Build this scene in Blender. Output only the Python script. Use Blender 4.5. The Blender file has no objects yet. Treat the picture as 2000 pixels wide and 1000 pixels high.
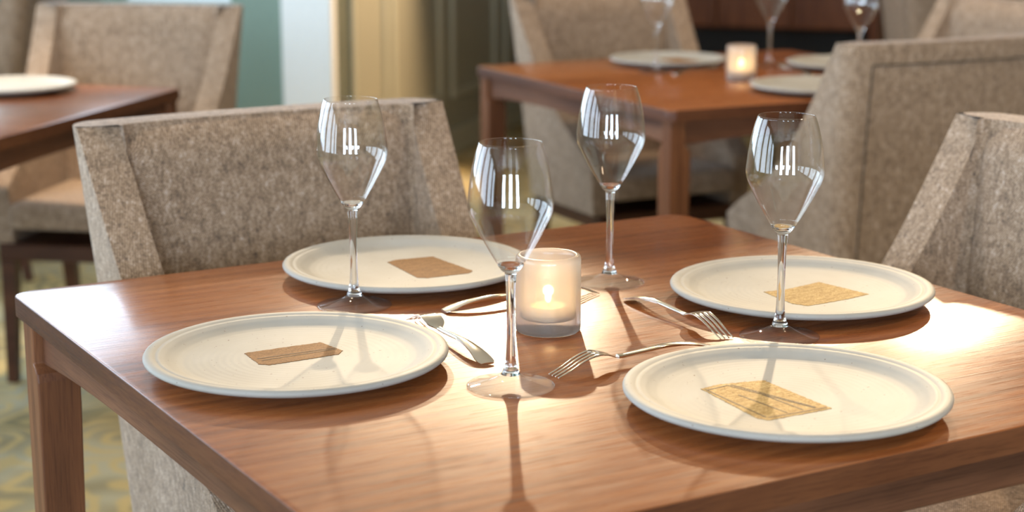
import bpy, bmesh, math, random
from mathutils import Vector, Matrix
R = math.radians
rnd = random.Random(7)
S = bpy.context.scene
COL = S.collection

# ------------------------------------------------------------------ camera
CAM_Z = 1.2345
cd = bpy.data.cameras.new('camera'); cam = bpy.data.objects.new('camera', cd); COL.objects.link(cam)
cam.location = (0, 0, CAM_Z); cam.rotation_euler = (R(90 - 12.41), 0, 0)
cd.sensor_width = 36; cd.lens = 36 * 3385 / 2000; cd.clip_start = .05; cd.clip_end = 60
cd.dof.use_dof = True; cd.dof.focus_distance = 1.80; cd.dof.aperture_fstop = 4.6; cd.dof.aperture_blades = 0
S.camera = cam

# ------------------------------------------------------------------ world, exposure, lights
w = bpy.data.worlds.new('world'); S.world = w; w.use_nodes = True
w.node_tree.nodes['Background'].inputs[0].default_value = (.72, .86, 1, 1)
w.node_tree.nodes['Background'].inputs[1].default_value = 1.2
S.view_settings.view_transform = 'Standard'; S.view_settings.look = 'None'
S.view_settings.gamma = 1; S.view_settings.use_curve_mapping = False
S.view_settings.exposure = 0.0
S.cycles.max_bounces = 14; S.cycles.transparent_max_bounces = 24; S.cycles.transmission_bounces = 12
S.cycles.sample_clamp_indirect = 6.0; S.cycles.use_denoising = True

def aim(o, d): o.rotation_euler = Vector(d).to_track_quat('-Z', 'Y').to_euler()
def area(name, loc, d, sx, sy, power, col):
    l = bpy.data.lights.new(name, 'AREA'); l.shape = 'RECTANGLE'; l.size = sx; l.size_y = sy; l.energy = power; l.color = col
    o = bpy.data.objects.new(name, l); COL.objects.link(o); o.location = loc; aim(o, d); return o
def spot(name, loc, target, power, col, cone=60, blend=.5, rad=.03):
    l = bpy.data.lights.new(name, 'SPOT'); l.energy = power; l.color = col; l.spot_size = R(cone); l.spot_blend = blend
    l.shadow_soft_size = rad
    o = bpy.data.objects.new(name, l); COL.objects.link(o); o.location = loc; aim(o, Vector(target) - Vector(loc)); return o
WARM = (1, .77, .50); DAY = (.66, .82, 1)
# ceiling spots beyond the table that throw the glass shadows towards the viewer
spot('spot_light', (-.10, 6.55, 2.66), (.0, 1.18, .75), 1150, WARM, 9.5, 1)
spot('spot_light', (-.68, 5.75, 2.30), (-.26, 1.45, .75), 360, WARM, 12, 1)
spot('spot_light', (1.25, 6.35, 2.55), (.34, 1.32, .75), 1000, WARM, 10, 1)
spot('spot_light', (1.95, 6.30, 2.30), (.64, 1.30, .75), 820, WARM, 10.5, 1)
# warm downlights at ceiling height, several added only as fill on the chairs
for (x, y, p) in [(1.0, 2.75, 55), (-.6, 2.9, 55), (.5, 4.7, 60), (-1.0, 4.5, 20), (1.7, 4.4, 60), (1.6, 6.4, 45), (-.9, -.9, 32), (1.0, -.9, 32), (1.9, 1.2, 150)]:
    spot('down_fill_light', (x, y, 2.68), (x, y, 0), p, WARM, 100, .8, .04)
spot('seat_fill', (-1.22, 4.0, 2.68), (-1.16, 4.2, .46), 230, WARM, 26, .9, .04)  # added fill spot, brightens the left chair's seat; no fitting there
# wall washer by the panelled wall
spot('wall_washer', (-.05, 6.75, 2.66), (-.64, 6.85, .9), 950, (1, .70, .43), 40, .8, .04)

# the room: corner points in plan
WD = Vector((.292, .956, 0)).normalized(); WN = Vector((WD.y, -WD.x, 0))      # along the panelled wall / out of it into the room
R0 = Vector((-.657, 6.53, 0)); BAY = 1.15
Q = R0 - WN * BAY
CEIL = 2.7
# daylight at each window (position along the window wall, width)
LEFT_WIN = [(.45, 1.35), (2.15, 1.35), (3.85, 1.35), (5.55, 1.35), (7.25, 1.35), (8.95, 1.35)]
REAR_WIN = [(-2.5, .9), (-.45, .9), (1.6, .9)]
REAR_Y = -4.2
for t, wd in LEFT_WIN:
    c = Q - WD * (t + wd / 2) - WN * .16
    area('daylight', (c.x, c.y, 1.62), WN, wd, 1.5, 50, DAY)
for x, wd in REAR_WIN:
    area('daylight', (x + wd / 2, REAR_Y - .16, 1.62), (0, 1, 0), wd, 1.5, 122, DAY)
c = R0 - WN * .71 + WD * .16
area('daylight', (c.x, c.y, 1.55), -WD, .5, 1.5, 10, DAY)

# ------------------------------------------------------------------ materials
def mat(name):
    m = bpy.data.materials.new(name); m.use_nodes = True; nt = m.node_tree
    return m, nt, nt.nodes['Principled BSDF'], nt.nodes['Material Output']
def N(nt, kind, **kw):
    n = nt.nodes.new(kind)
    for k, v in kw.items():
        if k.startswith('_'): setattr(n, k[1:], v)
    return n
def L(nt, a, b): nt.links.new(a, b)
def ramp(nt, stops, src=None):
    r = nt.nodes.new('ShaderNodeValToRGB'); e = r.color_ramp.elements
    while len(e) < len(stops): e.new(.5)
    for i, (p, c) in enumerate(stops): e[i].position = p; e[i].color = (*c, 1) if len(c) == 3 else c
    if src is not None: nt.links.new(src, r.inputs[0])
    return r
def coords(nt, scale=(1, 1, 1), rot=(0, 0, 0), loc=(0, 0, 0)):
    t = nt.nodes.new('ShaderNodeTexCoord'); m = nt.nodes.new('ShaderNodeMapping')
    m.inputs['Scale'].default_value = scale; m.inputs['Rotation'].default_value = rot; m.inputs['Location'].default_value = loc
    nt.links.new(t.outputs['Object'], m.inputs[0]); return m.outputs[0]
def noise(nt, vec, scale, detail=2, rough=.5, dist=0):
    n = nt.nodes.new('ShaderNodeTexNoise'); n.inputs['Scale'].default_value = scale; n.inputs['Detail'].default_value = detail
    n.inputs['Roughness'].default_value = rough; n.inputs['Distortion'].default_value = dist; nt.links.new(vec, n.inputs['Vector']); return n.outputs['Fac']
def math_(nt, op, a, b=None, clamp=False):
    m = nt.nodes.new('ShaderNodeMath'); m.operation = op; m.use_clamp = clamp
    for i, v in enumerate((a, b)):
        if v is None: continue
        if hasattr(v, 'links'): nt.links.new(v, m.inputs[i])
        else: m.inputs[i].default_value = v
    return m.outputs[0]
def mixc(nt, fac, a, b, mode='MIX'):
    m = nt.nodes.new('ShaderNodeMixRGB'); m.blend_type = mode
    for sock, v in zip(m.inputs, (fac, a, b)):
        if hasattr(v, 'links'): nt.links.new(v, sock)
        elif isinstance(v, (int, float)): sock.default_value = v
        else: sock.default_value = (*v, 1)
    return m.outputs[0]
def bump(nt, h, bs, strength, dist):
    b = nt.nodes.new('ShaderNodeBump'); b.inputs['Strength'].default_value = strength; b.inputs['Distance'].default_value = dist
    nt.links.new(h, b.inputs['Height']); nt.links.new(b.outputs[0], bs.inputs['Normal']); return b

def wood(name, axis, dark, mid, light, rough=.27, coat=.25, coat_r=.13, k=1.0):
    m, nt, bs, out = mat(name)
    st = [15.0, 15.0, 15.0]; st[axis % 3] = .75
    if axis == 5: st = [1.1, 1.1, 22.0]
    v = coords(nt, tuple(a * k for a in st))
    a = noise(nt, v, 1.5, 6, .60, .9)
    broad = noise(nt, coords(nt, tuple((1.2 if i == axis or axis == 5 and i < 2 else 4.5) * k for i in range(3))), 1.6, 3, .55, 1.0)
    fig = N(nt, 'ShaderNodeTexWave', _wave_type='BANDS', _bands_direction='XYZ'[(axis + 1) % 3])
    fig.inputs['Scale'].default_value = .9; fig.inputs['Distortion'].default_value = 7; fig.inputs['Detail'].default_value = 4
    fig.inputs['Detail Scale'].default_value = .7; L(nt, v, fig.inputs[0])
    t = math_(nt, 'ADD', math_(nt, 'MULTIPLY', a, .42), math_(nt, 'MULTIPLY', fig.outputs['Fac'], .10))
    t = math_(nt, 'ADD', t, math_(nt, 'MULTIPLY', broad, .46))
    c = ramp(nt, [(.30, dark), (.49, mid), (.70, light)], t).outputs[0]
    st2 = [420, 420, 420]; st2[axis % 3] = 14
    if axis == 5: st2 = [30, 30, 420]
    pores = noise(nt, coords(nt, tuple(st2)), 1.0, 2, .6)
    pc = ramp(nt, [(.36, (.55, .50, .48)), (.50, (1, 1, 1))], pores).outputs[0]
    c = mixc(nt, .55, c, pc, 'MULTIPLY')
    L(nt, c, bs.inputs['Base Color'])
    rr = ramp(nt, [(.3, (rough + .10,) * 3), (.7, (rough - .04,) * 3)], pores).outputs[0]; L(nt, rr, bs.inputs['Roughness'])
    bs.inputs['Specular IOR Level'].default_value = .25; bs.inputs['Coat Weight'].default_value = coat; bs.inputs['Coat Roughness'].default_value = coat_r
    bump(nt, pores, bs, .16, .0006)
    return m
WAL = ((.12, .032, .0075), (.27, .080, .019), (.39, .138, .040))
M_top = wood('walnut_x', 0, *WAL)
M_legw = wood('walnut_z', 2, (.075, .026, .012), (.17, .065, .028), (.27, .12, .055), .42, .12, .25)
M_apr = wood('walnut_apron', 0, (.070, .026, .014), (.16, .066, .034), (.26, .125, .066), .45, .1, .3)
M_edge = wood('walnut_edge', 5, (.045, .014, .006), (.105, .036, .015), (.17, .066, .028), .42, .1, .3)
M_frame = wood('chair_wood', 0, (.035, .012, .007), (.075, .026, .013), (.12, .045, .02), .4, .2, .2)
M_side = wood('mahogany', 2, (.08, .022, .006), (.17, .050, .014), (.25, .085, .026), .4, .1, .25)

def fabric():
    m, nt, bs, out = mat('tweed')
    v = coords(nt)
    big = noise(nt, coords(nt, (85, 85, 60)), 1.0, 4, .65)
    streak = noise(nt, coords(nt, (210, 210, 60)), 1.0, 2, .6)
    fine = noise(nt, v, 420, 2, .6)
    w1 = N(nt, 'ShaderNodeTexWave', _wave_type='BANDS', _bands_direction='DIAGONAL'); w1.inputs['Scale'].default_value = 180
    w1.inputs['Distortion'].default_value = .6; L(nt, v, w1.inputs[0])
    w2 = N(nt, 'ShaderNodeTexWave', _wave_type='BANDS', _bands_direction='DIAGONAL'); w2.inputs['Scale'].default_value = 180
    w2.inputs['Distortion'].default_value = .6; L(nt, coords(nt, (-1, -1, 1)), w2.inputs[0])
    weave = math_(nt, 'MULTIPLY', w1.outputs['Fac'], w2.outputs['Fac'])
    t = math_(nt, 'ADD', math_(nt, 'MULTIPLY', big, .30), math_(nt, 'MULTIPLY', streak, .22))
    t = math_(nt, 'ADD', t, math_(nt, 'MULTIPLY', fine, .48))
    c = ramp(nt, [(.35, (.105, .078, .068)), (.46, (.32, .222, .150)), (.54, (.51, .362, .245)), (.66, (.76, .64, .57))], t).outputs[0]
    wc = ramp(nt, [(.03, (.50, .48, .47)), (.5, (1.2, 1.18, 1.15))], weave).outputs[0]
    c = mixc(nt, .9, c, wc, 'MULTIPLY')
    L(nt, c, bs.inputs['Base Color']); bs.inputs['Roughness'].default_value = .95; bs.inputs['Specular IOR Level'].default_value = .15
    bs.inputs['Sheen Weight'].default_value = .25; bs.inputs['Sheen Roughness'].default_value = .5
    bump(nt, weave, bs, .5, .0012)
    return m
M_fab = fabric()
def simple(name, col, rough=.5, metal=0, spec=.5, **kw):
    m, nt, bs, out = mat(name)
    bs.inputs['Base Color'].default_value = (*col, 1); bs.inputs['Roughness'].default_value = rough
    bs.inputs['Metallic'].default_value = metal; bs.inputs['Specular IOR Level'].default_value = spec
    for k, v in kw.items(): bs.inputs[k].default_value = v
    n = noise(nt, coords(nt), 60, 3); c = mixc(nt, .08, col, ramp(nt, [(.3, tuple(x * .6 for x in col)), (.7, tuple(min(1, x * 1.3) for x in col))], n).outputs[0])
    L(nt, c, bs.inputs['Base Color'])
    return m
M_seam = simple('seam_thread', (.11, .085, .065), .95, 0, .1)
M_steel = simple('silver_plate', (.80, .74, .64), .14, 1)
M_white = simple('white_paint', (.80, .80, .77), .5)
M_ceil = simple('ceiling_paint', (.62, .57, .50), .9)
M_wall = simple('sage_wall_paint', (.36, .345, .265), .5)
M_green = simple('green_wall_paint', (.19, .26, .205), .45)
M_tan = simple('tan_wall_paint', (.42, .30, .17), .6)
M_recess_shade = simple('recess_shade', (.012, .008, .006), .6)  # near-black colour stands in for the shade under the cabinet
M_wax = simple('wax', (.85, .78, .62), .5)
M_wick = simple('wick', (.02, .02, .02), .9)
M_alu = simple('tin_cup', (.7, .7, .7), .3, 1)
M_skirting = simple('sage_trim', (.46, .45, .35), .4)

def ceramic():
    m, nt, bs, out = mat('ivory_stoneware')
    v = coords(nt)
    n = noise(nt, v, 9, 3, .6); sp = noise(nt, v, 260, 1, .5)
    c = ramp(nt, [(.35, (.36, .338, .305)), (.65, (.41, .392, .362))], n).outputs[0]
    s = ramp(nt, [(.225, (.35, .25, .17)), (.245, (1, 1, 1))], sp).outputs[0]
    c = mixc(nt, .8, c, s, 'MULTIPLY'); L(nt, c, bs.inputs['Base Color'])
    bs.inputs['Roughness'].default_value = .6; bs.inputs['Specular IOR Level'].default_value = .10
    wv = N(nt, 'ShaderNodeTexWave', _wave_type='RINGS', _rings_direction='Z'); wv.inputs['Scale'].default_value = 42
    wv.inputs['Distortion'].default_value = .6; L(nt, v, wv.inputs[0]); bump(nt, wv.outputs['Fac'], bs, .10, .0008)
    return m
M_cer = ceramic()
def gold(name, a, b, c3, metal, rot):
    m, nt, bs, out = mat(name)
    st = noise(nt, coords(nt, (60, 1100, 60), (0, 0, rot)), 1.0, 3, .7)
    gr = noise(nt, coords(nt), 700, 2, .6)
    t = math_(nt, 'ADD', math_(nt, 'MULTIPLY', st, .6), math_(nt, 'MULTIPLY', gr, .4))
    L(nt, ramp(nt, [(.36, a), (.5, b), (.64, c3)], t).outputs[0], bs.inputs['Base Color'])
    bs.inputs['Metallic'].default_value = metal; bs.inputs['Roughness'].default_value = .7; bs.inputs['Specular IOR Level'].default_value = .08
    bump(nt, t, bs, .5, .0006); return m
M_gold_d = gold('gold_leaf_brown', (.10, .042, .012), (.24, .115, .040), (.34, .18, .07), .05, R(2))
M_gold_l = gold('gold_leaf_pale', (.17, .085, .022), (.42, .27, .095), (.66, .50, .25), .1, R(88))
M_groove = simple('gold_groove', (.06, .03, .008), .7, 0)

def thin_glass():
    m, nt, bs, out = mat('thin_clear_glass')
    lw = N(nt, 'ShaderNodeLayerWeight'); lw.inputs['Blend'].default_value = .5
    p = math_(nt, 'POWER', lw.outputs['Facing'], 4.0)
    f = math_(nt, 'ADD', math_(nt, 'MULTIPLY', p, .85), .035, True)
    tr = N(nt, 'ShaderNodeBsdfTransparent'); tr.inputs[0].default_value = (.985, .985, .98, 1)
    gl = N(nt, 'ShaderNodeBsdfGlossy'); gl.inputs['Roughness'].default_value = .0; gl.inputs[0].default_value = (1, 1, 1, 1)
    mx = N(nt, 'ShaderNodeMixShader'); L(nt, f, mx.inputs[0]); L(nt, tr.outputs[0], mx.inputs[1]); L(nt, gl.outputs[0], mx.inputs[2])
    L(nt, mx.outputs[0], out.inputs[0]); return m
M_thin = thin_glass()
def solid_glass():
    m, nt, bs, out = mat('solid_clear_glass')
    g = N(nt, 'ShaderNodeBsdfGlass'); g.inputs['IOR'].default_value = 1.5; g.inputs['Roughness'].default_value = 0; g.inputs[0].default_value = (.99, .99, .99, 1)
    L(nt, g.outputs[0], out.inputs[0]); return m
M_glass = solid_glass()
def foot_glass():
    m, nt, bs, out = mat('pressed_clear_glass')
    lw = N(nt, 'ShaderNodeLayerWeight'); lw.inputs['Blend'].default_value = .5
    f = math_(nt, 'ADD', math_(nt, 'MULTIPLY', math_(nt, 'POWER', lw.outputs['Facing'], 4.0), .8), .05, True)
    tr = N(nt, 'ShaderNodeBsdfTransparent'); gl = N(nt, 'ShaderNodeBsdfGlossy'); gl.inputs['Roughness'].default_value = .02
    g = N(nt, 'ShaderNodeBsdfGlass'); g.inputs['IOR'].default_value = 1.5; g.inputs['Roughness'].default_value = .0
    mx = N(nt, 'ShaderNodeMixShader'); L(nt, f, mx.inputs[0]); L(nt, tr.outputs[0], mx.inputs[1]); L(nt, gl.outputs[0], mx.inputs[2])
    m2 = N(nt, 'ShaderNodeMixShader'); m2.inputs[0].default_value = .02; L(nt, mx.outputs[0], m2.inputs[1]); L(nt, g.outputs[0], m2.inputs[2])
    L(nt, m2.outputs[0], out.inputs[0]); return m
M_foot = foot_glass()
def frosted():
    m, nt, bs, out = mat('frosted_glass')
    tl = N(nt, 'ShaderNodeBsdfTranslucent'); tl.inputs[0].default_value = (.80, .74, .68, 1)
    tr = N(nt, 'ShaderNodeBsdfRefraction'); tr.inputs['Roughness'].default_value = .30; tr.inputs['IOR'].default_value = 1.15; tr.inputs[0].default_value = (.96, .93, .90, 1)
    gl = N(nt, 'ShaderNodeBsdfGlossy'); gl.inputs['Roughness'].default_value = .25
    df = N(nt, 'ShaderNodeBsdfDiffuse'); df.inputs[0].default_value = (.62, .58, .55, 1)
    a = N(nt, 'ShaderNodeMixShader'); a.inputs[0].default_value = .72; L(nt, tl.outputs[0], a.inputs[1]); L(nt, tr.outputs[0], a.inputs[2])
    b = N(nt, 'ShaderNodeMixShader'); b.inputs[0].default_value = .12; L(nt, a.outputs[0], b.inputs[1]); L(nt, df.outputs[0], b.inputs[2])
    c = N(nt, 'ShaderNodeMixShader'); c.inputs[0].default_value = .06; L(nt, b.outputs[0], c.inputs[1]); L(nt, gl.outputs[0], c.inputs[2])
    L(nt, c.outputs[0], out.inputs[0]); return m
M_frost = frosted()
def flame_mat():
    m, nt, bs, out = mat('flame')
    e = N(nt, 'ShaderNodeEmission'); e.inputs[0].default_value = (1, .72, .32, 1); e.inputs[1].default_value = 80
    L(nt, e.outputs[0], out.inputs[0]); return m
M_flame = flame_mat()
def carpet():
    m, nt, bs, out = mat('swirl_carpet')
    v = coords(nt)
    wob = N(nt, 'ShaderNodeTexNoise'); wob.inputs['Scale'].default_value = 5; L(nt, v, wob.inputs['Vector'])
    vv = N(nt, 'ShaderNodeVectorMath', _operation='MULTIPLY_ADD'); L(nt, wob.outputs['Color'], vv.inputs[0]); vv.inputs[1].default_value = (.10, .10, .10); L(nt, v, vv.inputs[2])
    vo = N(nt, 'ShaderNodeTexVoronoi', _feature='F1'); vo.inputs['Scale'].default_value = 4.6; L(nt, vv.outputs[0], vo.inputs['Vector'])
    ring = math_(nt, 'SINE', math_(nt, 'MULTIPLY', vo.outputs['Distance'], 34))
    ring = math_(nt, 'ADD', math_(nt, 'MULTIPLY', ring, .5), .5)
    n1 = noise(nt, v, 3.2, 2); n2 = noise(nt, v, 420, 2)
    lines = ramp(nt, [(.45, (0, 0, 0)), (.95, (.8, .8, .8))], ring).outputs[0]
    base = ramp(nt, [(.40, (.30, .25, .135)), (.60, (.50, .45, .30))], n1).outputs[0]
    c = mixc(nt, lines, base, (.62, .46, .20))
    c = mixc(nt, .5, c, ramp(nt, [(.3, (.5, .5, .5)), (.7, (1.15, 1.15, 1.15))], n2).outputs[0], 'MULTIPLY')
    L(nt, c, bs.inputs['Base Color']); bs.inputs['Roughness'].default_value = 1; bs.inputs['Specular IOR Level'].default_value = .05
    bump(nt, n2, bs, .6, .004); return m
M_carpet = carpet()

# ------------------------------------------------------------------ helpers
def link(name, me, m=None, parent=None, smooth=False):
    o = bpy.data.objects.new(name, me); COL.objects.link(o)
    if m is not None and not me.materials: me.materials.append(m)
    if smooth:
        for p in me.polygons: p.use_smooth = True
    if parent is not None: o.parent = parent
    return o
def pyd(name, v, f):
    me = bpy.data.meshes.new(name); me.from_pydata(v, [], f); me.update()
    b = bmesh.new(); b.from_mesh(me); bmesh.ops.recalc_face_normals(b, faces=b.faces); b.to_mesh(me); b.free(); return me
def box_me(name, x0, x1, y0, y1, z0, z1, bev=0, seg=2):
    b = bmesh.new()
    vs = [b.verts.new((x, y, z)) for x in (x0, x1) for y in (y0, y1) for z in (z0, z1)]
    for q in ((0, 1, 3, 2), (4, 6, 7, 5), (0, 4, 5, 1), (2, 3, 7, 6), (0, 2, 6, 4), (1, 5, 7, 3)): b.faces.new([vs[i] for i in q])
    bmesh.ops.recalc_face_normals(b, faces=b.faces)
    if bev: bmesh.ops.bevel(b, geom=list(b.edges), offset=bev, segments=seg, profile=.5, affect='EDGES')
    me = bpy.data.meshes.new(name); b.to_mesh(me); b.free(); return me
def lathe_me(name, prof, n=64, close=False):
    v = []; f = []
    idx = []
    for r, z in prof:
        if r < 1e-6: idx.append([len(v)]); v.append((0, 0, z))
        else:
            idx.append(list(range(len(v), len(v) + n)))
            v += [(r * math.cos(2 * math.pi * i / n), r * math.sin(2 * math.pi * i / n), z) for i in range(n)]
    rows = list(zip(idx, idx[1:]))
    if close: rows.append((idx[-1], idx[0]))
    for a, b in rows:
        for i in range(n):
            j = (i + 1) % n
            if len(a) == 1 and len(b) == 1: continue
            if len(a) == 1: f.append((a[0], b[i], b[j]))
            elif len(b) == 1: f.append((a[i], a[j], b[0]))
            else: f.append((a[i], a[j], b[j], b[i]))
    return pyd(name, v, f)
def empty(name, loc=(0, 0, 0), rz=0):
    o = bpy.data.objects.new(name, None); o.empty_display_size = .1; COL.objects.link(o); o.location = loc; o.rotation_euler = (0, 0, rz); return o
def tag(o, label, cat, group=None):
    o['label'] = label; o['category'] = cat
    if group: o['group'] = group
    return o
def copy_tree(o, parent=None):
    c = o.copy(); COL.objects.link(c); c.parent = parent
    for ch in list(o.children): copy_tree(ch, c)
    return c
def struct(o): o['kind'] = 'structure'; return o
def smooth_by_angle(o, deg=35):
    me = o.data
    for p in me.polygons: p.use_smooth = True
    b = bmesh.new(); b.from_mesh(me)
    for e in b.edges:
        if len(e.link_faces) == 2 and e.calc_face_angle(0) > R(deg): e.smooth = False
    b.to_mesh(me); b.free(); return o
def spline(pts, n):
    """Catmull-Rom through (a, b, ...) tuples."""
    out = []; P = [Vector(p) for p in pts]; P = [P[0] * 2 - P[1]] + P + [P[-1] * 2 - P[-2]]
    for i in range(1, len(P) - 2):
        for k in range(n):
            t = k / n; a, b, c, d = P[i - 1:i + 3]
            out.append(.5 * ((2 * b) + (c - a) * t + (2 * a - 5 * b + 4 * c - d) * t * t + (3 * b - a - 3 * c + d) * t ** 3))
    out.append(P[-2]); return out

# ------------------------------------------------------------------ the room
def wall(name, p0, d, length, thick_dir, m, openings=(), th=.2, top=CEIL):
    """A wall along d from p0, its room face on the line, thickness away from the room."""
    b = bmesh.new()
    def bx(a0, a1, z0, z1):
        vs = []
        for a in (a0, a1):
            for t in (0, th):
                for z in (z0, z1):
                    q = p0 + d * a + thick_dir * t; vs.append(b.verts.new((q.x, q.y, z)))
        for q in ((0, 1, 3, 2), (4, 6, 7, 5), (0, 4, 5, 1), (2, 3, 7, 6), (0, 2, 6, 4), (1, 5, 7, 3)): b.faces.new([vs[i] for i in q])
    a = 0
    for (o0, o1, z0, z1) in openings:
        bx(a, o0, 0, top); bx(o0, o1, 0, z0); bx(o0, o1, z1, top); a = o1
    bx(a, length, 0, top)
    bmesh.ops.recalc_face_normals(b, faces=b.faces)
    me = bpy.data.meshes.new(name); b.to_mesh(me); b.free()
    return struct(link(name, me, m))
def local_box(parent, name, p0, d, n, a0, a1, t0, t1, z0, z1, m, bev=.004):
    """Box in wall coordinates (along, out of the wall, up)."""
    o = link(name, box_me(name, a0, a1, t0, t1, z0, z1, bev, 1), m, parent)
    o.matrix_world = Matrix(((d.x, n.x, 0, p0.x), (d.y, n.y, 0, p0.y), (0, 0, 1, 0), (0, 0, 0, 1))); return o
floor = struct(link('floor', box_me('floor', -7, 6.2, -5, 10.5, -.1, 0), M_carpet))
ceil = struct(link('ceiling', box_me('ceiling', -7, 6.2, -5, 10.5, CEIL, CEIL + .1), M_ceil))
wr = wall('wall_panelled', R0, WD, 2.85, -WN, M_wall)
for a0, a1 in ((.12, .50), (.56, 1.16), (1.30, 1.95), (2.1, 2.75)):
    for q0, q1, z0, z1 in ((a0, a0 + .035, .25, 2.3), (a1 - .035, a1, .25, 2.3), (a0 + .036, a1 - .036, .25, .285), (a0 + .036, a1 - .036, 2.265, 2.3)):
        local_box(wr, 'moulding', R0, WD, WN, q0, q1, .001, .018, z0, z1, M_skirting)
struct(local_box(None, 'baseboard_panelled', R0, WD, WN, .02, 2.84, .001, .022, 0, .115, M_skirting))
ret_w = wall('wall_return', R0 - WN * .0, -WN, BAY, WD, M_green, [(.434, .985, .75, 2.4)])
struct(local_box(None, 'trim_1', R0, -WN, -WD, .0, .205, .001, .05, 0, CEIL - .002, M_white))
struct(local_box(None, 'baseboard_return', R0, -WN, -WD, .21, BAY - .01, .001, .022, 0, .12, M_green))
wl = wall('wall_left', Q, -WD, 11.9, -WN, M_green, [(t, t + wd, .85, 2.4) for t, wd in LEFT_WIN])
end = R0 + WD * 2.85
wb = wall('wall_back', end, WN, 5.6, WD, M_tan)
wre = wall('wall_rear', Vector((-5.6, REAR_Y, 0)), Vector((1, 0, 0)), 11.4, Vector((0, -1, 0)), M_tan, [(x + 5.6, x + 5.6 + wd, .85, 2.4) for x, wd in REAR_WIN])
wri = wall('wall_right', Vector((5.6, REAR_Y, 0)), Vector((0, 1, 0)), 13, Vector((1, 0, 0)), M_tan)
wi = 0
def window(p0, d, out_dir, a0, a1, z0, z1):
    global wi; wi += 1
    root = struct(empty('window_%d' % wi, (p0.x, p0.y, 0)))
    M0 = Matrix(((d.x, out_dir.x, 0, p0.x), (d.y, out_dir.y, 0, p0.y), (0, 0, 1, 0), (0, 0, 0, 1)))
    def bx(name, x0, x1, y0, y1, zz0, zz1, m):
        o = link(name, box_me(name, x0, x1, y0, y1, zz0, zz1, .003, 1), m, root); o.matrix_world = M0
    for x0, x1 in ((a0 + .001, a0 + .05), (a1 - .05, a1 - .001), ((a0 + a1) / 2 - .02, (a0 + a1) / 2 + .02)): bx('stile', x0, x1, .04, .09, z0 + .051, z1 - .051, M_white)
    for y0, y1 in ((z0 + .001, z0 + .05), (z1 - .05, z1 - .001)): bx('rail', a0 + .001, a1 - .001, .04, .09, y0, y1, M_white)
    o = link('pane', box_me('pane', a0 + .051, a1 - .051, .098, .102, z0 + .051, z1 - .051), M_thin, root); o.matrix_world = M0
for t, wd in LEFT_WIN: window(Q, -WD, -WN, t, t + wd, .85, 2.4)
for x, wd in REAR_WIN: window(Vector((0, REAR_Y, 0)), Vector((1, 0, 0)), Vector((0, -1, 0)), x, x + wd, .85, 2.4)
window(R0, -WN, WD, .434, .985, .75, 2.4)
bpy.context.view_layer.update()

# ------------------------------------------------------------------ tables
HALF = .487; TT = .024; TOPZ = .75
def make_table():
    root = empty('dining_table')
    b = bmesh.new(); pts = []; rr = .022
    for sx, sy, a in ((1, 1, 0), (-1, 1, 90), (-1, -1, 180), (1, -1, 270)):
        for k in range(7):
            t = R(a + 15 * k); pts.append((sx * (HALF - rr) + rr * math.cos(t), sy * (HALF - rr) + rr * math.sin(t)))
    vb = [b.verts.new((x, y, TOPZ - TT)) for x, y in pts]; vt = [b.verts.new((x, y, TOPZ)) for x, y in pts]
    ft = b.faces.new(vt); b.faces.new(vb[::-1])
    for i in range(len(pts)): j = (i + 1) % len(pts); b.faces.new((vb[i], vb[j], vt[j], vt[i]))
    bmesh.ops.bevel(b, geom=list(ft.edges), offset=.0022, segments=2, profile=.5, affect='EDGES')
    bmesh.ops.recalc_face_normals(b, faces=b.faces)
    me = bpy.data.meshes.new('tabletop'); b.to_mesh(me); b.free()
    me.materials.append(M_top); me.materials.append(M_edge)
    for p in me.polygons: p.material_index = 0 if p.normal.z > .3 else 1
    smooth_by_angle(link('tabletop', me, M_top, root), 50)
    inset = .010; zu = TOPZ - TT - .0005
    # legs: slimmer beside the apron, flaring out below it
    prof = [(0, .040), (.30, .046), (.62, .051), (.652, .051), (.662, .048), (.669, .041), (.672, .036), (zu, .036)]
    v = []; f = []
    for z, e in prof: v += [(0, 0, z), (e, 0, z), (e, e, z), (0, e, z)]
    for k in range(len(prof) - 1):
        for i in range(4): j = (i + 1) % 4; f.append((4 * k + i, 4 * k + j, 4 * k + 4 + j, 4 * k + 4 + i))
    n = 4 * len(prof); f += [(3, 2, 1, 0), (n - 4, n - 3, n - 2, n - 1)]
    lm = pyd('leg', v, f)
    for k, (sx, sy) in enumerate(((-1, -1), (1, -1), (1, 1), (-1, 1))):
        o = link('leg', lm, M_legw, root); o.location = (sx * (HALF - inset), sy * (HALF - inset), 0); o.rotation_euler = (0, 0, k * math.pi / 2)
        bv = o.modifiers.new('bevel', 'BEVEL'); bv.width = .002; bv.segments = 2; bv.limit_method = 'ANGLE'
    # aprons with a shallow arch
    ln = HALF - inset - .036; v = []; f = []; K = 20; th = .022
    for i in range(K + 1):
        x = -ln + 2 * ln * i / K; q = abs(x) / ln; zb = zu - .056 + .014 * (1 - q ** 3)
        v += [(x, 0, zb), (x, th, zb), (x, th, zu), (x, 0, zu)]
    for i in range(K):
        for j in range(4): k2 = (j + 1) % 4; f.append((4 * i + j, 4 * i + k2, 4 * i + 4 + k2, 4 * i + 4 + j))
    f += [(0, 1, 2, 3), (4 * K + 3, 4 * K + 2, 4 * K + 1, 4 * K)]
    am = pyd('apron', v, f)
    for k in range(4):
        o = link('apron', am, M_apr, root); a = k * math.pi / 2; dd = HALF - inset - .012
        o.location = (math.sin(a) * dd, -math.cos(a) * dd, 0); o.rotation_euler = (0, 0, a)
        bv = o.modifiers.new('bevel', 'BEVEL'); bv.width = .002; bv.segments = 1; bv.limit_method = 'ANGLE'
    return root
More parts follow.
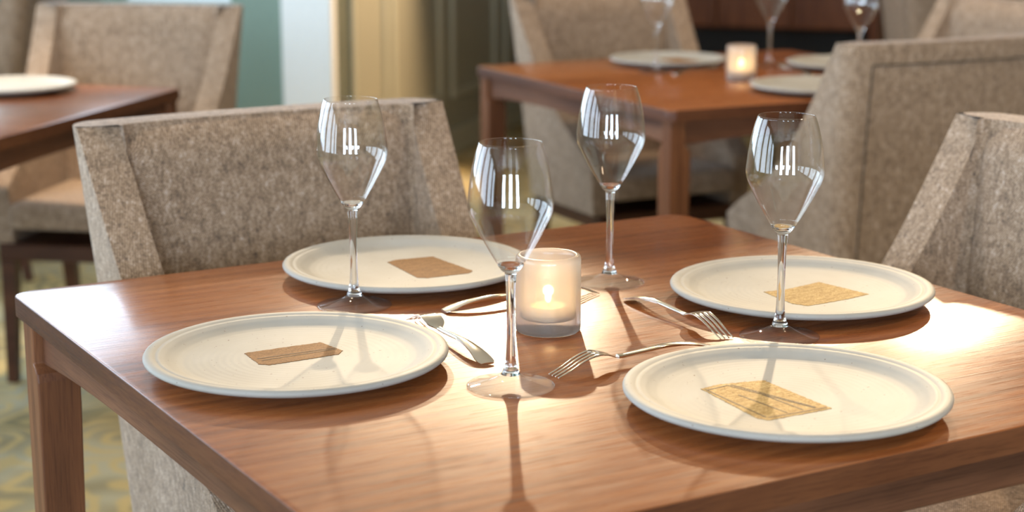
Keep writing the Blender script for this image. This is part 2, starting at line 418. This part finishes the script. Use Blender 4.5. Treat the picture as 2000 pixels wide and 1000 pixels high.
T1 = (.072, 1.8255, R(30.5)); T2 = (.555, 4.27, R(26)); T3 = (-1.357, 3.666, R(-14))
tb = make_table(); tb.location = (T1[0], T1[1], 0); tb.rotation_euler.z = T1[2]
tag(tb, 'square walnut dining table in front, set for four with a candle', 'table', 'walnut dining tables')
for T, lab in ((T2, 'square walnut dining table farther back, between the cabinet and the front table'), (T3, 'walnut dining table cut by the left edge, with one white plate')):
    c = copy_tree(tb); c.location = (T[0], T[1], 0); c.rotation_euler.z = T[2]; c['label'] = lab
def on(T, x, y, z=TOPZ):
    c, s = math.cos(T[2]), math.sin(T[2]); return (T[0] + c * x - s * y, T[1] + s * x + c * y, z)

# ------------------------------------------------------------------ chairs
ZT, ZB = .905, .355
def make_chair():
    root = empty('upholstered_chair')
    NZ = 18; v = []; f = []; TH = .058
    zs = [ZB + (ZT - ZB) * i / (NZ - 1) for i in range(NZ)]
    def yr(z): return .185 + .075 * ((z - ZB) / (ZT - ZB)) ** 1.2
    def hw(z): return .243 + .034 * (z - ZB) / (ZT - ZB)
    def yf(z):
        t = min(1, (ZT - z) / .41); return yr(ZT) - .060 - .27 * t - .15 * t ** 4
    def ring(z):
        Wd, Y, Fy = hw(z), yr(z), yf(z); rc = .05; o = []; i_ = []
        bow = .014
        for k in range(7):                     # side, from the front of the wing to the corner
            t = k / 6; o.append((Wd, Fy + (Y - rc - Fy) * t)); i_.append((Wd - TH, Fy + (Y - TH - .02 - Fy) * t))
        for k in range(1, 5):
            a = R(90 * k / 5); o.append((Wd - rc + rc * math.cos(a), Y - rc + rc * math.sin(a)))
            i_.append((Wd - TH - .02 + .02 * math.cos(a), Y - TH - .02 + .02 * math.sin(a)))
        for k in range(7):
            t = k / 6; x = (Wd - rc) * (1 - t); xi = (Wd - TH - .02) * (1 - t)
            o.append((x, Y + bow * (1 - (1 - t) ** 2))); i_.append((xi, Y - TH + bow * (1 - (1 - t) ** 2)))
        o += [(-x, y) for x, y in o[-2::-1]]; i_ += [(-x, y) for x, y in i_[-2::-1]]
        return o, i_
    n = None
    for z in zs:
        o, i_ = ring(z); n = len(o)
        v += [(x, y, z) for x, y in o] + [(x, y, z) for x, y in i_]
    s = 2 * n
    for k in range(NZ - 1):
        a, b = k * s, (k + 1) * s
        for i in range(n - 1):
            f.append((a + i, a + i + 1, b + i + 1, b + i)); f.append((a + n + i + 1, a + n + i, b + n + i, b + n + i + 1))
        f.append((a, b, b + n, a + n)); f.append((a + n - 1, a + s - 1, b + s - 1, b + n - 1))
    for k in (0, NZ - 1):
        a = k * s
        for i in range(n - 1): f.append((a + i, a + n + i, a + n + i + 1, a + i + 1))
    o = link('shell', pyd('shell', v, f), M_fab, root)
    bv = o.modifiers.new('bevel', 'BEVEL'); bv.width = .021; bv.segments = 4; bv.limit_method = 'ANGLE'; bv.angle_limit = R(50)
    smooth_by_angle(o, 180)
    # inner back cushion, leaving the seam groove at each wing
    v = []; f = []; KX, KZ = 16, 14
    for lay in (0, 1):
        for j in range(KZ + 1):
            z = .455 + (ZT - .006 - .455) * (1 - (1 - j / KZ) ** 1.5)
            for i in range(KX + 1):
                q = -1 + 2 * i / KX; x = q * (hw(z) - TH - .0065)
                edge = max(abs(q) ** 14, 0); top = max(0, ((z - .455) / (ZT - .006 - .455) - .90) / .10) ** 2
                y = yr(z) - TH + .014 * (1 - q * q) + (.004 if lay == 0 else -.020 + .012 * edge + .019 * top)
                v.append((x, y, z))
    m_ = (KX + 1) * (KZ + 1)
    for lay in (0, 1):
        for j in range(KZ):
            for i in range(KX):
                a = lay * m_ + j * (KX + 1) + i; f.append((a, a + 1, a + KX + 2, a + KX + 1))
    bd = [i for i in range(KX + 1)] + [(j + 1) * (KX + 1) + KX for j in range(KZ)] + [KZ * (KX + 1) + i for i in range(KX - 1, -1, -1)] + [j * (KX + 1) for j in range(KZ - 1, 0, -1)]
    for a, b in zip(bd, bd[1:] + bd[:1]): f.append((a, b, b + m_, a + m_))
    o = link('back_cushion', pyd('back_cushion', v, f), M_fab, root); smooth_by_angle(o, 50)
    # seat cushion
    b = bmesh.new(); bmesh.ops.create_grid(b, x_segments=14, y_segments=14, size=1)
    top = {}
    for q in b.verts:
        x, y = q.co.x, q.co.y; q.co = (x * .186, -.062 + y * .178, .468 - .016 * max(abs(x), abs(y)) ** 6)
    e = bmesh.ops.extrude_face_region(b, geom=list(b.faces))
    for q in [g for g in e['geom'] if isinstance(g, bmesh.types.BMVert)]: q.co.z = .392
    bmesh.ops.recalc_face_normals(b, faces=b.faces); me = bpy.data.meshes.new('seat'); b.to_mesh(me); b.free()
    o = link('seat', me, M_fab, root); bv = o.modifiers.new('bevel', 'BEVEL'); bv.width = .012; bv.segments = 3; bv.limit_method = 'ANGLE'; smooth_by_angle(o, 180)
    # wooden frame and legs
    link('seat_frame', box_me('seat_frame', -.225, .225, -.222, .165, .312, .3545, .004, 1), M_frame, root)
    for sx in (-1, 1):
        for yy, lean in ((-.20, -.012), (.145, .05)):
            v = []
            for z, h, dx in ((.3115, .018, 0), (0, .012, 1)):
                cx, cy = sx * (.205 + .006 * dx), yy + lean * dx
                v += [(cx - h, cy - h, z), (cx + h, cy - h, z), (cx + h, cy + h, z), (cx - h, cy + h, z)]
            f = [(i, (i + 1) % 4, 4 + (i + 1) % 4, 4 + i) for i in range(4)] + [(3, 2, 1, 0), (4, 5, 6, 7)]
            link('leg', pyd('leg', v, f), M_frame, root)
    # stitched seams on the outside of the back
    def tube(name, path, r):
        v = []; f = []
        for k, p in enumerate(path):
            d = (path[min(k + 1, len(path) - 1)] - path[max(k - 1, 0)]).normalized(); a = d.orthogonal().normalized(); c = d.cross(a)
            v += [tuple(p + a * r * math.cos(i * math.pi / 3) + c * r * math.sin(i * math.pi / 3)) for i in range(6)]
        for k in range(len(path) - 1):
            for i in range(6): j = (i + 1) % 6; f.append((6 * k + i, 6 * k + j, 6 * k + 6 + j, 6 * k + 6 + i))
        link(name, pyd(name, v, f), M_seam, root, True)
    z = .862; Wz = hw(z) - .05
    tube('seam', [Vector((Wz * q / 8, yr(z) + .014 * (1 - (q / 8) ** 2) + .0002, z)) for q in range(-8, 9)], .0022)
    for sx in (-1, 1):
        tube('seam', [Vector((sx * (hw(z) - .05), yr(z) + .0002, z)) for z in [.37 + .492 * k / 12 for k in range(13)]], .0022)
    return root
ch = make_chair()
def back_dir(dx, dy): return math.atan2(-dx, dy)      # local +y (the back) points along (dx, dy)
u1 = Vector((math.cos(T1[2]), math.sin(T1[2]))); v1 = Vector((-u1.y, u1.x)); c1 = Vector(T1[:2])
u2 = Vector((math.cos(T2[2]), math.sin(T2[2]))); v2 = Vector((-u2.y, u2.x)); c2 = Vector(T2[:2])
spots = [
    (c1 + v1 * .535 - u1 * .048, v1, 'brown tweed chair drawn up behind the front table, whole back in view'),
    (c1 + u1 * .590 - v1 * .033, u1, 'tweed chair at the right edge, pulled up to the front table'),
    (c2 - v2 * .545 + u2 * .02, -v2, 'large tweed chair back turned away, right of the far candle'),
    (c2 + v2 * .560 + u2 * .03, v2, 'tweed chair behind the far table, beside the dark cabinet'),
    (c2 + u2 * .660 + v2 * .01, u2, 'tweed chair at the upper right corner, facing the far table'),
    (Vector((1.69, 6.67)), Vector((-1, 0)), 'farthest tweed chair in side view, right of the dark cabinet'),
    (Vector((-1.0, 4.33)), Vector((.155, .988)), 'tweed chair behind the left-hand table, in front of the window'),
    (Vector((-1.70, 5.47)), Vector((1, 0)), 'grey-blue lit chair in side view at the upper left corner'),
]
for i, (p, d, lab) in enumerate(spots):
    o = ch if i == 0 else copy_tree(ch)
    o.location = (p.x, p.y, 0); o.rotation_euler.z = back_dir(d.x, d.y); tag(o, lab, 'chair', 'tweed dining chairs')

# ------------------------------------------------------------------ plates
def plate_mesh():
    p = [(0, .0045), (.088, .0045), (.094, .0005), (.100, .0002), (.105, .0022), (.125, .0065), (.142, .0105), (.1495, .0130), (.1522, .0152), (.1525, .0170),
         (.1515, .0188), (.1490, .0198), (.1440, .0196), (.1412, .0188), (.1400, .0182), (.1388, .0188), (.1350, .0180), (.1260, .0140), (.1190, .0116), (.1120, .0108), (.080, .0104), (0, .0102)]
    return lathe_me('dish', p, 96)
PM = plate_mesh()
def patch_mesh(poly, seed, z=.0103):
    r_ = random.Random(seed); pts = []
    P = [Vector(p) for p in poly]
    for a, b in zip(P, P[1:] + P[:1]):
        k = max(2, int((b - a).length / .0018)); nrm = Vector(((b - a).y, -(b - a).x)).normalized()
        for i in range(k): pts.append(a + (b - a) * i / k + nrm * r_.uniform(-.0007, .0007))
    n = len(pts); v = [(p.x, p.y, z) for p in pts] + [(p.x, p.y, z + .0005) for p in pts]
    f = [tuple(range(n))[::-1], tuple(range(n, 2 * n))] + [(i, (i + 1) % n, n + (i + 1) % n, n + i) for i in range(n)]
    return pyd('gold_patch', v, f)
def plate(T, x, y, label, poly=None, m=None, seed=0, grooves=()):
    root = empty('dinner_plate', on(T, x, y), T[2])
    link('dish', PM, M_cer, root, True)
    if poly:
        g = link('gold_patch', patch_mesh(poly, seed), m, root); g['label'] = 'brushed gold rectangle'
        for k, (p, q) in enumerate(grooves):
            a, b = Vector(p), Vector(q); d = (b - a).normalized(); nn = Vector((-d.y, d.x)) * .0007; z = .01084
            v = [(a.x - nn.x, a.y - nn.y, z), (b.x - nn.x, b.y - nn.y, z), (b.x + nn.x, b.y + nn.y, z), (a.x + nn.x, a.y + nn.y, z)]
            v += [(q_[0], q_[1], z + .0002) for q_ in v]
            link('engraved_line', pyd('engraved_line', v, [(3, 2, 1, 0), (4, 5, 6, 7)] + [(i, (i + 1) % 4, 4 + (i + 1) % 4, 4 + i) for i in range(4)]), M_groove, g)
    return tag(root, label, 'plate', 'ivory dinner plates')
PN = [(-.058, .054), (-.035, .057), (.011, .046), (.009, -.006), (.008, -.056), (-.064, -.054), (-.069, -.045), (-.064, 0)]
PL = [(-.041, .039), (.043, .038), (.049, -.003), (.040, -.013), (-.036, -.014), (-.044, -.006)]
PB = [(-.009, .035), (.006, .042), (.055, .036), (.059, -.061), (.050, -.070), (-.007, -.067), (-.016, -.059)]
PR = [(-.043, .015), (-.010, .012), (.045, .021), (.055, -.055), (.013, -.061), (-.042, -.063), (-.051, -.046)]
GN = [((-.056, .050), (-.061, -.047)), ((-.060, -.049), (.005, -.052)), ((-.030, .050), (-.005, -.048)), ((-.026, .050), (-.003, -.046)), ((-.055, .047), (-.030, .050)), ((-.040, .02), (-.036, -.046)), ((-.020, .01), (-.018, -.047))]
plate(T1, .020, -.328, 'nearest ivory plate at the right, pale gold rectangle with engraved lines', PN, M_gold_l, 1, GN)
plate(T1, -.321, .023, 'ivory plate at the left corner of the front table, brown gold rectangle', PL, M_gold_d, 2, [((-.038, .012), (.046, .010)), ((-.036, .004), (.046, .0055))])
plate(T1, -.039, .332, 'ivory plate in front of the tweed chair, behind the left wine glass', PB, M_gold_d, 3)
plate(T1, .301, -.012, 'ivory plate with faded gold rectangle, behind the right wine glass', PR, M_gold_l, 4)
plate(T2, -.017, .300, 'ivory plate on the far table, left of the far candle', PB, M_gold_d, 5)
plate(T2, -.010, -.345, 'ivory plate on the far table, half hidden by the turned chair, nearer one', None)
plate(T2, .345, .020, 'ivory plate on the far table, half hidden by the turned chair, farther one', None)
c_, s_ = math.cos(T3[2]), math.sin(T3[2]); dx, dy = -1.150 - T3[0], 3.955 - T3[1]
plate(T3, c_ * dx + s_ * dy, -s_ * dx + c_ * dy, 'white plate on the left-hand table, cut by the left edge', None)

# ------------------------------------------------------------------ wine glasses
def make_glass():
    root = empty('wine_glass')
    outer = [(.0058, .1135), (.0097, .1165), (.0175, .1290), (.0267, .1450), (.0350, .1610), (.0392, .1700), (.0411, .1790), (.0407, .1870), (.0379, .2090), (.0339, .2270), (.0302, .2385)]
    oc = [(p.x, p.y) for p in spline(outer, 5)]
    inner = [(max(r - .00095 - .0022 * max(0, (.150 - z) / .035) ** 2, .0), z) for r, z in oc if z > .1245]
    inner = [(0, .1228), (inner[0][0] * .55, .1232)] + inner
    prof = oc + [(oc[-1][0] - .0005, .2390)] + inner[::-1]
    # the thin bowl wall above the solid bottom
    upper = [p for p in oc if p[1] > .1215]; inn = [(r - .0009, z) for r, z in upper]
    link('bowl', lathe_me('bowl', upper + [(upper[-1][0] - .00045, .2389)] + inn[::-1], 72, True), M_thin, root, True)
    low = [p for p in oc if p[1] <= .1215]
    stem = [(.0095, .0125), (.0072, .0175), (.0054, .024), (.0046, .034), (.0041, .050), (.0041, .070), (.0045, .090), (.0050, .104), (.0056, .1115)]
    st = [(p.x, p.y) for p in spline(stem, 3)]
    rin = low[-1][0] - .0012
    prof = [(0, .0125)] + st + [p for p in low if p[1] > .1125] + [(low[-1][0], .1214), (rin, .1214), (rin * .72, .1196), (rin * .35, .1186), (0, .1182)]
    link('stem', lathe_me('stem', prof, 48), M_glass, root, True)
    foot = [(0, .0004), (.030, .0003), (.0415, .0001), (.0427, .0006), (.0430, .0014), (.0424, .0021), (.0395, .0027), (.0320, .0040), (.0230, .0062), (.0160, .0088), (.0115, .0110), (.0096, .0124), (0, .0124)]
    link('foot', lathe_me('foot', foot, 72), M_foot, root, True)
    return root
gl = make_glass()
for i, (T, x, y, lab) in enumerate([
    (T1, -.171, -.146, 'wine glass nearest the viewer, standing before the candle'),
    (T1, -.163, .222, 'wine glass in front of the tweed chair, left of the candle'),
    (T1, .153, .169, 'wine glass just behind the candle on the front table'),
    (T1, .171, -.133, 'wine glass between the two right-hand plates of the front table'),
    (T2, -.138, .160, 'wine glass on the far table, left of the far candle'),
    (T2, .200, .155, 'wine glass on the far table, just right of the far candle'),
    (T2, .235, -.175, 'wine glass on the far table rising behind the turned chair')]):
    o = gl if i == 0 else copy_tree(gl)
    o.location = on(T, x, y, TOPZ + .0003); o.rotation_euler.z = i * .7; tag(o, lab, 'glass', 'stemmed wine glasses')

# ------------------------------------------------------------------ forks, lying tines down
def make_fork():
    root = empty('fork'); LEN = .200
    sp = spline([(0, .0018), (.010, .0042), (.030, .0088), (.060, .0112), (.095, .0098), (.118, .0090), (.128, .0108), (.140, .0155), (.153, .0172), (.170, .0130), (.186, .0062), (.200, .0012)], 6)
    def zat(s):
        for a, b in zip(sp, sp[1:]):
            if a.x <= s <= b.x + 1e-9: return a.y + (b.y - a.y) * (s - a.x) / max(1e-9, b.x - a.x)
        return sp[-1].y
    ws = spline([(0, .0070), (.003, .0088), (.012, .0092), (.030, .0070), (.060, .0044), (.095, .0030), (.118, .0030), (.125, .0050), (.132, .0098), (.140, .0112), (.152, .0112)], 6)
    def wat(s):
        for a, b in zip(ws, ws[1:]):
            if a.x <= s <= b.x + 1e-9: return a.y + (b.y - a.y) * (s - a.x) / max(1e-9, b.x - a.x)
        return ws[-1].y
    def strip(name, s0, s1, n, c0, width, thick):
        v = []; f = []; secs = 8
        for k in range(n + 1):
            s = s0 + (s1 - s0) * k / n; hwid = width(s); z = zat(s); cc = c0(s) if callable(c0) else c0
            for i in range(secs):
                a = 2 * math.pi * (i + .5) / secs
                sx = max(-1, min(1, 1.15 * math.cos(a))); sz = max(-1, min(1, 1.15 * math.sin(a)))
                v.append((s - .1, cc + hwid * sx, z + thick(s) * sz))
        for k in range(n):
            for i in range(secs): j = (i + 1) % secs; f.append((secs * k + i, secs * k + j, secs * k + secs + j, secs * k + secs + i))
        f += [tuple(range(secs)), tuple(range(secs * n, secs * n + secs))[::-1]]
        return smooth_by_angle(link(name, pyd(name, v, f), M_steel, root), 60)
    strip('handle', 0, .1215, 34, 0, wat, lambda s: .0011 + .0011 * min(1, s / .06))
    strip('head', .1216, .1520, 16, 0, wat, lambda s: .0011)
    for q in (-1.5, -.5, .5, 1.5):
        strip('tine', .1521, .200, 14, (lambda s, q=q: q * (.0062 - .0008 * (s - .152) / .048)), lambda s: .0019 * (1 - .55 * (s - .152) / .048), lambda s: .00105 - .0005 * (s - .152) / .048)
    return root
fk = make_fork()
def place_fork(o, T, tip, hand, label):
    t = Vector(on(T, *tip)); h = Vector(on(T, *hand)); d = (t - h); m = (t + h) / 2
    o.location = (m.x, m.y, TOPZ + .0004); o.rotation_euler.z = math.atan2(d.y, d.x); tag(o, label, 'fork', 'silver forks')
FS = [((-.119, -.141), (.081, -.130), 'fork with tines towards the nearest wine glass, above the nearest plate'),
      ((-.137, .128), (-.154, -.071), 'fork beside the left plate, handle towards the nearest wine glass'),
      ((.110, .133), (-.090, .142), 'fork passing behind the candle, handle showing at its left'),
      ((.116, -.113), (.125, .087), 'fork right of the candle, tines pointing at the right wine glass')]
for i, (a, b, lab) in enumerate(FS): place_fork(fk if i == 0 else copy_tree(fk), T1, a, b, lab)
place_fork(copy_tree(fk), T2, (.055, .115), (-.130, .075), 'fork on the far table, between the plate and the far candle')
place_fork(copy_tree(fk), T2, (.165, .100), (.150, -.095), 'fork on the far table, behind the far candle')

# ------------------------------------------------------------------ votive candles
def make_votive():
    root = empty('votive_candle')
    prof = [(0, .0003), (.0330, .0003), (.0350, .0020), (.0355, .006), (.0355, .0790), (.0350, .0825), (.0335, .0845), (.0310, .0850), (.0285, .0843), (.0268, .0822), (.0262, .0790), (.0262, .0170), (.0250, .0145), (0, .0140)]
    link('glass_holder', lathe_me('glass_holder', prof, 64), M_frost, root, True)
    cup = link('tealight', lathe_me('tealight', [(0, .0143), (.0190, .0143), (.0193, .0150), (.0193, .0280), (.0186, .0280), (.0186, .0265), (0, .0262)], 40), M_wax, root, True)
    link('wick', lathe_me('wick', [(0, .0264), (.0006, .0264), (.0006, .0310), (0, .0310)], 8), M_wick, cup)
    link('flame', lathe_me('flame', [(0, .0300), (.0022, .0318), (.0036, .0350), (.0036, .0385), (.0026, .0430), (.0012, .0470), (0, .0495)], 20), M_flame, cup, True)
    return root
def flame_light(o, p):
    l = bpy.data.lights.new('flame_light', 'POINT'); l.energy = p; l.color = (1, .62, .26); l.shadow_soft_size = .006
    q = bpy.data.objects.new('flame_light', l); COL.objects.link(q); q.location = (o.location.x, o.location.y, o.location.z + .044)
vo = make_votive(); vo.location = on(T1, -.028, .017); tag(vo, 'lit frosted glass votive candle in the middle of the front table', 'candle', 'votive candles')
v2_ = copy_tree(vo); v2_.location = on(T2, -.045, -.085); tag(v2_, 'lit frosted glass votive candle on the far table', 'candle', 'votive candles')
for o in (vo, v2_): flame_light(o, .22)

# ------------------------------------------------------------------ sideboard against the far wall
def sideboard():
    d, n = WN, -WD; p0 = end + WN * .22 + n * .02
    root = empty('cabinet', (p0.x, p0.y, 0)); root.rotation_euler.z = math.atan2(d.y, d.x)
    def bx(name, x0, x1, y0, y1, z0, z1, m, par=root, bev=.004): return link(name, box_me(name, x0, x1, y0, y1, z0, z1, bev, 1), m, par)
    Wd, Dp, Ht = 1.56, .42, 2.15                          # local y runs away from the room
    bx('top', -.02, Wd + .02, -Dp - .02, 0, Ht + .0005, Ht + .03, M_side)
    bx('body', .045, Wd - .045, -Dp + .021, -.001, .50, Ht, M_side)
    for k in range(4):
        x0 = .05 + k * (Wd - .1) / 4; x1 = .05 + (k + 1) * (Wd - .1) / 4
        dr = bx('door', x0 + .004, x1 - .004, -Dp, -Dp + .0205, .508, Ht - .01, M_side)
        hx = x1 - .05 if k % 2 == 0 else x0 + .05
        bx('handle', hx - .006, hx + .006, -Dp - .018, -Dp - .0005, 1.0, 1.12, M_alu, dr, .003)
    for x0 in (0, Wd - .044):
        bx('side_panel', x0, x0 + .044, -Dp - .005, -.001, 0, Ht, M_side)
    bx('back_panel', .045, Wd - .045, -.02, -.001, 0, .4995, M_recess_shade)  # blackened, with the shelf, so the open base looks shaded
    bx('shelf', .045, Wd - .045, -Dp + .03, -.021, .08, .11, M_recess_shade)
    return tag(root, 'dark red-brown wooden cabinet with an open dark base by the far wall', 'cabinet')
sideboard()
